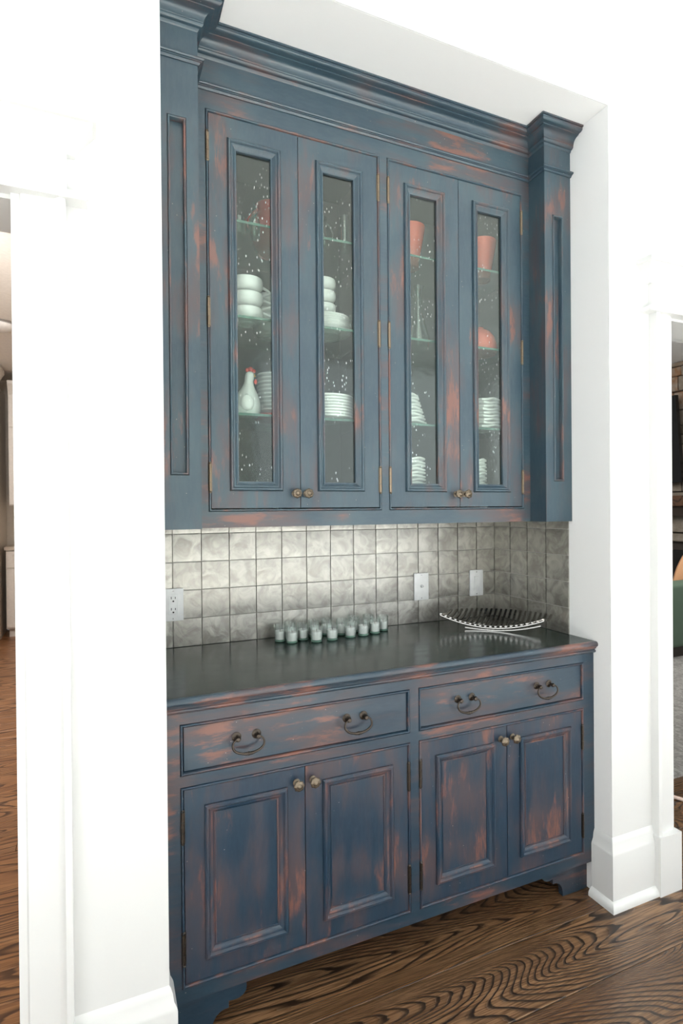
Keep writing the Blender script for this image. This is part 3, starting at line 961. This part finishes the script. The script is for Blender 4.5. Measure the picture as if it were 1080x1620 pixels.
G1 = 'large white cups stacked in the cabinet'
c0 = None
Z2 = SHZ[1]
for (x, y, lab, hs, rz0) in ((-1.190, -.245, 'the stack above the hen figurine', 3, -.3), (-1.083, -.130, 'the rear stack above the narrow bowl stack', 3, -.9)):
    for k in range(hs):
        l = f'large white cup, {ORD[hs-1-k]} of {lab}'
        c0 = latte_cup(l, G1, x, y, Z2+.001+k*.0482, rz0+k*.25, sc=1.14, src=c0)
# seven plates with three cups on top
def plate_stack(x, y, z, n, R, dz, lab, group, src=None, name='plate', cat='plate'):
    for k in range(n):
        l = f'white {cat}, {ORD[n-1-k]} of the pile {lab}'
        if src is None:
            bm = bmesh.new()
            lathe(bm, [(0, .003), (R*.55, .003), (R*.58, 0), (R*.64, 0), (R*.68, .0045), (R*.98, .0125), (R, .0145), (R*.985, .0160), (R*.66, .0085), (R*.6, .0072), (0, .0072)], 36)
            src = link(name, mesh(name, bm, PORC, 40), None, (x, y, z)); tag(src, l, cat, group)
            o = src
        else:
            o = src.copy(); COL.objects.link(o); o['label'] = l
            o.location = (x, y, z+k*dz)
        o.location = (x+random.uniform(-.001, .001), y+random.uniform(-.001, .001), z+k*dz)
        o['group'] = group
    return src


ps = plate_stack(-.905, -.215, Z2+.0005, 7, .092, .0078, 'carrying the cups', 'plates on the middle shelf')
for k in range(3):
    latte_cup(f'white cup, {ORD[2-k]} of the stack standing on the plates', 'cups standing on the plates', -.918, -.225, Z2+.0635+k*.0432, 1.0+.2*k, sc=1.02, src=None if k == 0 else None)
# lower shelf: deep stack of shallow bowls
def bowl_stack(x, y, z, n, R, dz, lab, group):
    src = None
    for k in range(n):
        l = f'white shallow bowl, {ORD[n-1-k]} of the {lab}'
        if src is None:
            bm = bmesh.new()
            lathe(bm, [(0, .002), (R*.5, .002), (R*.52, 0), (R*.60, 0), (R*.9, .008), (R, .012), (R, .0175), (R*.965, .0175), (R*.88, .0115), (R*.5, .006), (0, .006)], 32)
            src = link('shallow_bowl', mesh('shallow_bowl', bm, PORC, 40)); o = src
        else:
            o = src.copy(); COL.objects.link(o)
        tag(o, l, 'bowl', group); o.location = (x, y, z+k*dz)


Z1 = SHZ[0]
bowl_stack(-.905, -.235, Z1+.0005, 8, .090, .0098, 'neat stack below the plates', 'shallow bowls on the low shelf')
# ridged stack beside the hen
bowl_stack(-1.078, -.150, Z1+.0305, 10, .052, .0135, 'tall narrow stack beside the hen', 'small bowls beside the hen')
RD = thing('red_dish', 'red dish under the tall narrow bowl stack beside the hen', 'dish', (-1.078, -.150, Z1+.0005))
obj('dish_body', lambda bm: lathe(bm, [(0, 0), (.045, 0), (.060, .010), (.066, .028), (.064, .029), (.055, .0295), (0, .0295)], 28), PINK, RD, 40)
# hen figurine
HN = thing('hen_figurine', 'white ceramic hen with a red comb on the lowest glass shelf', 'figurine', (-1.192, -.245, Z1+.0005), math.radians(-12))
def hen(bm):
    prof = [(0, 0), (.034, 0), (.040, .006), (.046, .022), (.0465, .040), (.042, .058), (.033, .076), (.024, .092), (.0175, .106), (.0145, .118), (.0150, .126), (.0155, .134), (.0135, .143), (.008, .149), (0, .151)]
    vs = lathe(bm, prof, 28)
    for v in vs:
        h = v.co.z
        v.co.x += .012*max(0, h-.05)/.1
        if h < .09: v.co.x -= .006*(1-h/.09)*(1 if v.co.x < 0 else 0)
obj('body', hen, PORC, HN, 60)
def hen_tail(bm):
    tube(bm, [(-.030, 0, .040), (-.045, 0, .060), (-.054, 0, .080), (-.058, 0, .094)], [.022, .016, .010, .003], 12)
obj('tail', hen_tail, PORC, HN, 60)
for s in (-1, 1):
    def wing(bm, s=s):
        vs = lathe(bm, [(0, -.028), (.012, -.022), (.017, -.008), (.016, .008), (.009, .022), (0, .028)], 14, squash=(1.3, .45))
        for v in vs: v.co += Vector((0, s*.043, .042))
    obj('wing', wing, PORC, HN, 60)
def comb(bm):
    for x, z, r in ((.004, .155, .0075), (.014, .158, .0085), (.024, .152, .007)):
        lathe(bm, [(0, -r), (r*.7, -r*.7), (r, 0), (r*.7, r*.7), (0, r)], 10, c=(x, 0, z), squash=(1, .4))
obj('comb', comb, PINK, HN, 60, label='red comb')
obj('wattle', lambda bm: lathe(bm, [(0, -.011), (.005, -.006), (.0055, 0), (.003, .006), (0, .008)], 10, c=(.030, 0, .119), squash=(1, .6)), PINK, HN, 60, label='red wattle')
obj('beak', lambda bm: lathe(bm, [(.0045, 0), (.002, .007), (0, .010)], 8, c=(.026, 0, .134)), YEL, HN, label='small yellow beak')
# white platter lying on the cabinet floor
PF = 1.3755
bm = bmesh.new()
lathe(bm, [(0, .003), (.08, .003), (.085, 0), (.093, 0), (.100, .010), (.125, .019), (.125, .023), (.097, .0145), (0, .0135)], 40)
pm = mesh('platter', bm, PORC, 40)
for k in range(6):
    o = link('platter', pm, None, (-1.19, -.20, PF+k*.0163)); tag(o, f'large white platter, {ORD[5-k]} of the pile at the cabinet bottom', 'platter', 'platters on the cabinet floor')

# top shelf: decanter, glass mug, red jug
Z3 = SHZ[2]


def vessel(name, label, cat, loc, prof, m, part='body', rz=0, group=None, seg=28):
    t = thing(name, label, cat, loc, rz, group)
    obj(part, lambda bm: lathe(bm, prof, seg), m, t, 45)
    return t


t = vessel('cruet', 'small clear glass cruet with tall stopper beside the red jug', 'bottle', (-1.158, -.235, Z3+.0005),
           [(0, .004), (.017, .004), (.018, .045), (.017, .060), (.011, .074), (.0075, .080), (.0090, .083), (.0100, .083), (.0090, .074), (.0185, .062), (.0200, .045), (.0190, 0), (0, 0)], CLEAR, group=None)
obj('stopper', lambda bm: lathe(bm, [(0, .070), (.006, .072), (.0075, .084), (.0100, .086), (.0085, .092), (.0050, .100), (.0062, .108), (.0035, .118), (0, .121)], 16), CLEAR, t, 50)
obj('stored_liquid', lambda bm: lathe(bm, [(0, .006), (.0162, .006), (.0165, .022), (0, .022)], 18), CLEAR, t, 50)


def glass_mug(label, x, y, z, rz, H=.055, R=.026, group=None):
    t = vessel('glass_mug', label, 'mug', (x, y, z), [(0, .005), (R*.85, .005), (R*.92, H), (R, H), (R*.97, .001), (R*.9, 0), (0, 0)], CLEAR, 'glass_body', rz, group)
    obj('handle', lambda bm: tube(bm, [(R*.93+.020*math.sin(math.pi*i/10), 0, H*.2+H*.62*i/10) for i in range(11)], .0034, 8), CLEAR, t, 60)
    return t


glass_mug('clear glass mug with handle beside the cruet on the top shelf', -1.213, -.235, Z3+.0005, -.2)
JG = vessel('red_jug', 'glossy red jug on the top shelf above the white cups', 'jug', (-1.075, -.140, Z3+.0005),
            [(0, .004), (.040, .004), (.041, 0), (.046, 0), (.062, .03), (.068, .07), (.060, .110), (.048, .135), (.046, .150), (.052, .168), (.049, .168), (.043, .150), (.045, .134), (.056, .108), (.060, .07), (.04, .02), (0, .012)], PINK)
obj('handle', lambda bm: tube(bm, [(-.046-.034*math.sin(math.pi*i/10), 0, .045+.105*i/10) for i in range(11)], .006, 8), PINK, JG, 60)
# door two top shelf
GL = 'glass pieces on the top shelf'
t = vessel('glass_tumbler', 'tall straight clear glass tumbler on the top shelf beside the glass pitcher', 'glass', (-.842, -.255, Z3+.0005),
           [(0, .012), (.0135, .012), (.0165, .125), (.0180, .125), (.0155, .001), (.013, 0), (0, 0)], CLEAR)
t = vessel('glass_pitcher', 'clear glass pitcher with curled handle beside the tall tumbler', 'pitcher', (-.930, -.250, Z3+.0005),
           [(0, .005), (.026, .005), (.028, .02), (.020, .05), (.016, .075), (.020, .105), (.022, .105), (.0185, .075), (.0225, .05), (.031, .02), (.028, 0), (0, 0)], CLEAR)
obj('handle', lambda bm: tube(bm, [(.019+.026*math.sin(math.pi*i/12)**.8, 0, .018+.075*i/12) for i in range(13)], .0036, 8), CLEAR, t, 60)
# glass mugs behind the bowls on the low shelf
glass_mug('clear glass mug behind the neat bowl stack', -.795, -.080, Z1+.0005, .3, .09, .034)

# coral pots on the top shelf, right bay
CP = [(0, .006), (.030, .006), (.031, 0), (.036, 0), (.037, .010), (.036, .014), (.047, .075), (.060, .140), (.0605, .150), (.0565, .150), (.043, .075), (.032, .02), (0, .016)]
t1 = vessel('coral_pot', 'coral glazed tapered pot above the glass decanter', 'pot', (-.568, -.225, Z3+.0005), CP, CORAL, group='coral pots on the top shelf')
t2 = vessel('coral_pot', 'coral glazed tapered pot above the coral bowl', 'pot', (-.248, -.235, Z3+.0005), CP, CORAL, group='coral pots on the top shelf')
# decanter
t = vessel('glass_decanter', 'clear glass carafe with long flared neck below the coral pot', 'decanter', (-.530, -.225, Z2+.0005),
           [(0, .006), (.038, .006), (.042, .02), (.040, .045), (.028, .085), (.015, .125), (.0105, .165), (.0125, .20), (.021, .232), (.0225, .232), (.0145, .20), (.0125, .165), (.017, .125), (.030, .085), (.0425, .045), (.0445, .02), (.040, 0), (0, 0)], CLEAR)
# coral bowl
t = vessel('coral_bowl', 'shiny coral bowl turned over on the middle shelf', 'bowl', (-.262, -.235, Z2+.0005),
           [(.066, 0), (.070, .006), (.071, .030), (.064, .060), (.048, .084), (.030, .096), (.020, .099), (.020, .104), (.017, .104), (0, .102)], CORAL)


# wavy square dishes
def wavy_mesh(R, seed):
    bm = bmesh.new(); rr = random.Random(seed); ph = rr.uniform(0, 1.6)
    sq = lambda a: 1/max(abs(math.cos(a)), abs(math.sin(a)))**.55
    def wob(r, h, a):
        t_ = min(1, r/R)
        return r*sq(a), h+.0030*t_*t_*math.sin(4*a+ph)
    lathe(bm, [(0, .003), (R*.50, .003), (R*.52, 0), (R*.60, .001), (R*.9, .0085), (R, .0105), (R*1.01, .0150), (R*.985, .0185), (R*.93, .0175), (R*.55, .0085), (0, .0075)], 40, wob=wob)
    return mesh('wavy_dish', bm, PORC, 50)


wm = [wavy_mesh(.050, s) for s in range(4)]


def wavy_stack(x, y, z, n, dz, s0, s1, lab, rz=0.0, drift=0):
    for k in range(n):
        o = link('wavy_dish', wm[k % 4], None, (x+drift*k, y, z+k*dz))
        q = s0+(s1-s0)*k/(n-1); o.scale = (q, q, 1); o.rotation_euler = (0, 0, rz+random.uniform(-.06, .06))
        tag(o, f'white wavy dish, {ORD[n-1-k]} of the {lab}', 'dish', 'wavy white dishes stacked in the cabinet')


wavy_stack(-.600, -.235, Z1+.0005, 9, .0125, 1.36, .86, 'tapering stack below the carafe', .2)
wavy_stack(-.245, -.235, Z1+.0005, 9, .0130, 1.42, 1.25, 'wide stack below the coral bowl', .15)
wavy_stack(-.590, -.235, PF, 16, .0128, 1.22, 1.12, 'stack beneath the tapering stack', .1)
wavy_stack(-.300, -.235, PF, 16, .0130, 1.02, .96, 'stack beneath the wide stack', .3)

# ------------------------------------------------------------------ kitchen beyond the left doorway
KB = thing('kitchen_base_cabinet', 'cream shaker base cabinet far inside the kitchen', 'cabinet', (-2.6, 5.2, 0))
kx0, kx1 = -2.60, -1.68
wobj('body', lambda bm: (box(bm, kx0, kx1, 5.1, 5.59, .10, .975), box(bm, kx0+.02, kx1, 5.16, 5.59, 0, .10)), CREAM, KB)
for x in (kx0+.01, kx0+.47):
    d = wobj('door', lambda bm: flat_frame(bm, x, x+.44, .12, .76, 5.078, .02, [(x+.07, x+.37, .19, .69)]), CREAM, KB)
    wobj('panel', lambda bm: box(bm, x+.06, x+.38, 5.088, 5.097, .18, .70), CREAM, d)
    d = wobj('drawer', lambda bm: flat_frame(bm, x, x+.44, .78, .96, 5.078, .02, [(x+.06, x+.38, .82, .92)]), CREAM, KB)
    wobj('panel', lambda bm: box(bm, x+.05, x+.39, 5.088, 5.097, .81, .93), CREAM, d)
KT = obj('kitchen_counter', lambda bm: box(bm, 0, .94, 0, .53, 0, .035), plain('beige_stone', (.55, .47, .38), .3), loc=(kx0-.01, 5.06, .976)); tag(KT, 'pale stone counter on the cream kitchen cabinet', 'counter')
KU = thing('kitchen_wall_cabinet', 'cream kitchen wall cabinet hanging above the pale counter', 'cabinet', (-2.57, 5.4, 1.47))
wobj('body', lambda bm: box(bm, -2.565, -1.68, 5.12, 5.59, 1.47, 2.72), CREAM, KU)
for x in (-2.56, -2.12):
    d = wobj('door', lambda bm: flat_frame(bm, x, x+.43, 1.48, 2.32, 5.098, .02, [(x+.07, x+.36, 1.55, 2.25)]), CREAM, KU)
    wobj('panel', lambda bm: box(bm, x+.06, x+.37, 5.108, 5.117, 1.54, 2.26), CREAM, d)
    d = wobj('door', lambda bm: flat_frame(bm, x, x+.43, 2.34, 2.70, 5.098, .02, [(x+.07, x+.36, 2.41, 2.63)]), CREAM, KU)
    wobj('glass_pane', lambda bm: box(bm, x+.06, x+.37, 5.108, 5.112, 2.40, 2.64), plain('dim_glass', (.18, .18, .17), .2), d)
wobj('crown', lambda bm: psweep(bm, [(-2.565, 5.12), (-1.68, 5.12)], [(0, 2.70), (.01, 2.70), (.02, 2.74), (.06, 2.80), (.07, 2.82), (.07, 2.85), (0, 2.85)]), CREAM, KU, 30)
FR = thing('tall_cabinet', 'cream tall pantry side panel in the kitchen left of the counter run', 'cabinet', (-2.75, 4.8, 0))
wobj('side_panel', lambda bm: box(bm, -3.3, -2.655, 4.75, 5.58, 0, 2.78), CREAM, FR)
wobj('crown', lambda bm: psweep(bm, [(-3.3, 4.75), (-2.655, 4.75), (-2.655, 5.0)], [(0, 2.76), (.01, 2.76), (.02, 2.80), (.06, 2.87), (.075, 2.89), (.075, 2.93), (0, 2.93)]), CREAM, FR, 30)
KL = thing('ceiling_light', 'flush round ceiling light in the kitchen', 'light', (-2.395, 3.3, 2.95))
obj('shade', lambda bm: lathe(bm, [(0, -.055), (.08, -.050), (.12, -.035), (.135, -.012), (.135, -.008), (0, -.008)], 32), plain('milk_glass', (.85, .84, .82), .3), KL, 40)
obj('rim', lambda bm: lathe(bm, [(.136, -.016), (.150, -.014), (.150, 0), (.0, 0)], 32), GREYMET, KL, 40)

# ------------------------------------------------------------------ living room beyond the right opening
SW = struct('wall_stone', lambda bm: box(bm, 5.06, 5.4, -.4, 5.2, 0, 3.2), MORTAR, 'stacked stone fireplace wall in the living room')
rs = random.Random(5); z = 0.0
while z < 3.15:
    h = rs.choice((.09, .12, .15, .19, .23)); y = 1.9+rs.uniform(-.3, 0)
    while y < 4.4:
        ln = rs.uniform(.25, .62)
        if not (z < .86 and 2.5 < y+ln/2 < 3.6 and y+ln > 2.5):
            def f(bm, ln=ln, h=h):
                box(bm, 0, .09, .006, ln-.006, .006, min(h, 3.2-z)-.006)
                for v in bm.verts: v.co += Vector((rs.uniform(-.012, .012) if v.co.x < .01 else 0, rs.uniform(-.006, .006), rs.uniform(-.006, .006)))
                bevel(bm, .008, 1)
            obj('stone', f, STONE, SW, loc=(4.985+rs.uniform(-.015, .015), y, z))
        y += ln
    z += h
MT = thing('fireplace_mantel', 'thick dark brown timber mantel beam under the television', 'mantel', (4.85, 2.9, 1.30))
def mbeam(bm):
    box(bm, 4.76, 4.96, 2.2, 4.2, 1.40, 1.53); bevel(bm, .01, 2)
wobj('beam', mbeam, WOODB, MT)
wobj('corbel', lambda bm: box(bm, 4.82, 4.96, 2.3, 4.1, 1.28, 1.40), SOFABASE, MT)
FB = thing('firebox', 'black fireplace opening low in the stone wall', 'fireplace', (4.98, 3.0, 0))
wobj('surround', lambda bm: flat_frame(bm, 0, 1, 0, 1, 0, .01, [(.05, .95, -.1, .9)]) if 0 else box(bm, 4.975, 5.05, 2.52, 3.6, 0, .85), BLACK, FB)
TV = thing('television', 'large black flat television above the timber mantel', 'television', (4.88, 2.9, 1.69), 0)
def tvf(bm):
    box(bm, -.03, .03, -.36, 1.4, 0, 1.06); bevel(bm, .006, 2)
s_ = obj('screen', tvf, GLASSBLK, TV, loc=(-.01, 0, 0)); s_.rotation_euler = (0, math.radians(-6), 0)
obj('wall_bracket', lambda bm: box(bm, .0, .09, .5, .8, .35, .6), BLACK, TV)
SF = thing('sofa', 'sage green upholstered sofa on the grey rug in the living room', 'sofa', (3.9, 1.9, 0))
def sb(x0, x1, y0, y1, z0, z1, r=.04):
    def f(bm):
        box(bm, x0, x1, y0, y1, z0, z1); bevel(bm, r, 3)
    return f
wobj('backrest', sb(2.95, 4.9, 1.43, 1.66, .10, .685), SOFA, SF, 50)
wobj('seat', sb(3.0, 4.9, 1.64, 2.35, .10, .44), SOFA, SF, 50)
wobj('armrest', sb(2.93, 3.12, 1.42, 2.36, .10, .60), SOFA, SF, 50)
wobj('plinth', lambda bm: box(bm, 2.98, 4.88, 1.46, 2.32, .012, .12), SOFABASE, SF)
def pil_(bm):
    lathe(bm, [(0, -.09), (.10, -.075), (.2, -.04), (.235, 0), (.2, .04), (.10, .075), (0, .09)], 24, wob=lambda r, h, a: (r/max(abs(math.cos(a)), abs(math.sin(a)))**.6, h))
    for v in bm.verts: v.co = Vector((v.co.x, v.co.z, v.co.y))
o = obj('throw_pillow', pil_, PILLOW, None, 60, loc=(3.93, 1.80, .665)); o.rotation_euler = (.1, .35, 0)
tag(o, 'tan and cream throw pillow leaning on top of the green sofa', 'pillow')
RG = obj('area_rug', lambda bm: (box(bm, 0, 3.6, 0, 3.2, 0, .011)), RUG, None, loc=(.86, -.085, .001)); tag(RG, 'large grey woven area rug in the living room', 'rug')
CB = obj('floor_cord', lambda bm: tube(bm, [(.70, -.11, .009), (.80, -.16, .009), (.872, -.215, .009), (.90, -.28, .009), (.96, -.34, .009)], .009, 8), plain('pale_cord', (.80, .62, .54), .6), None, 60); tag(CB, 'pale pink cord lying on the dark floor before the grey rug', 'cord')
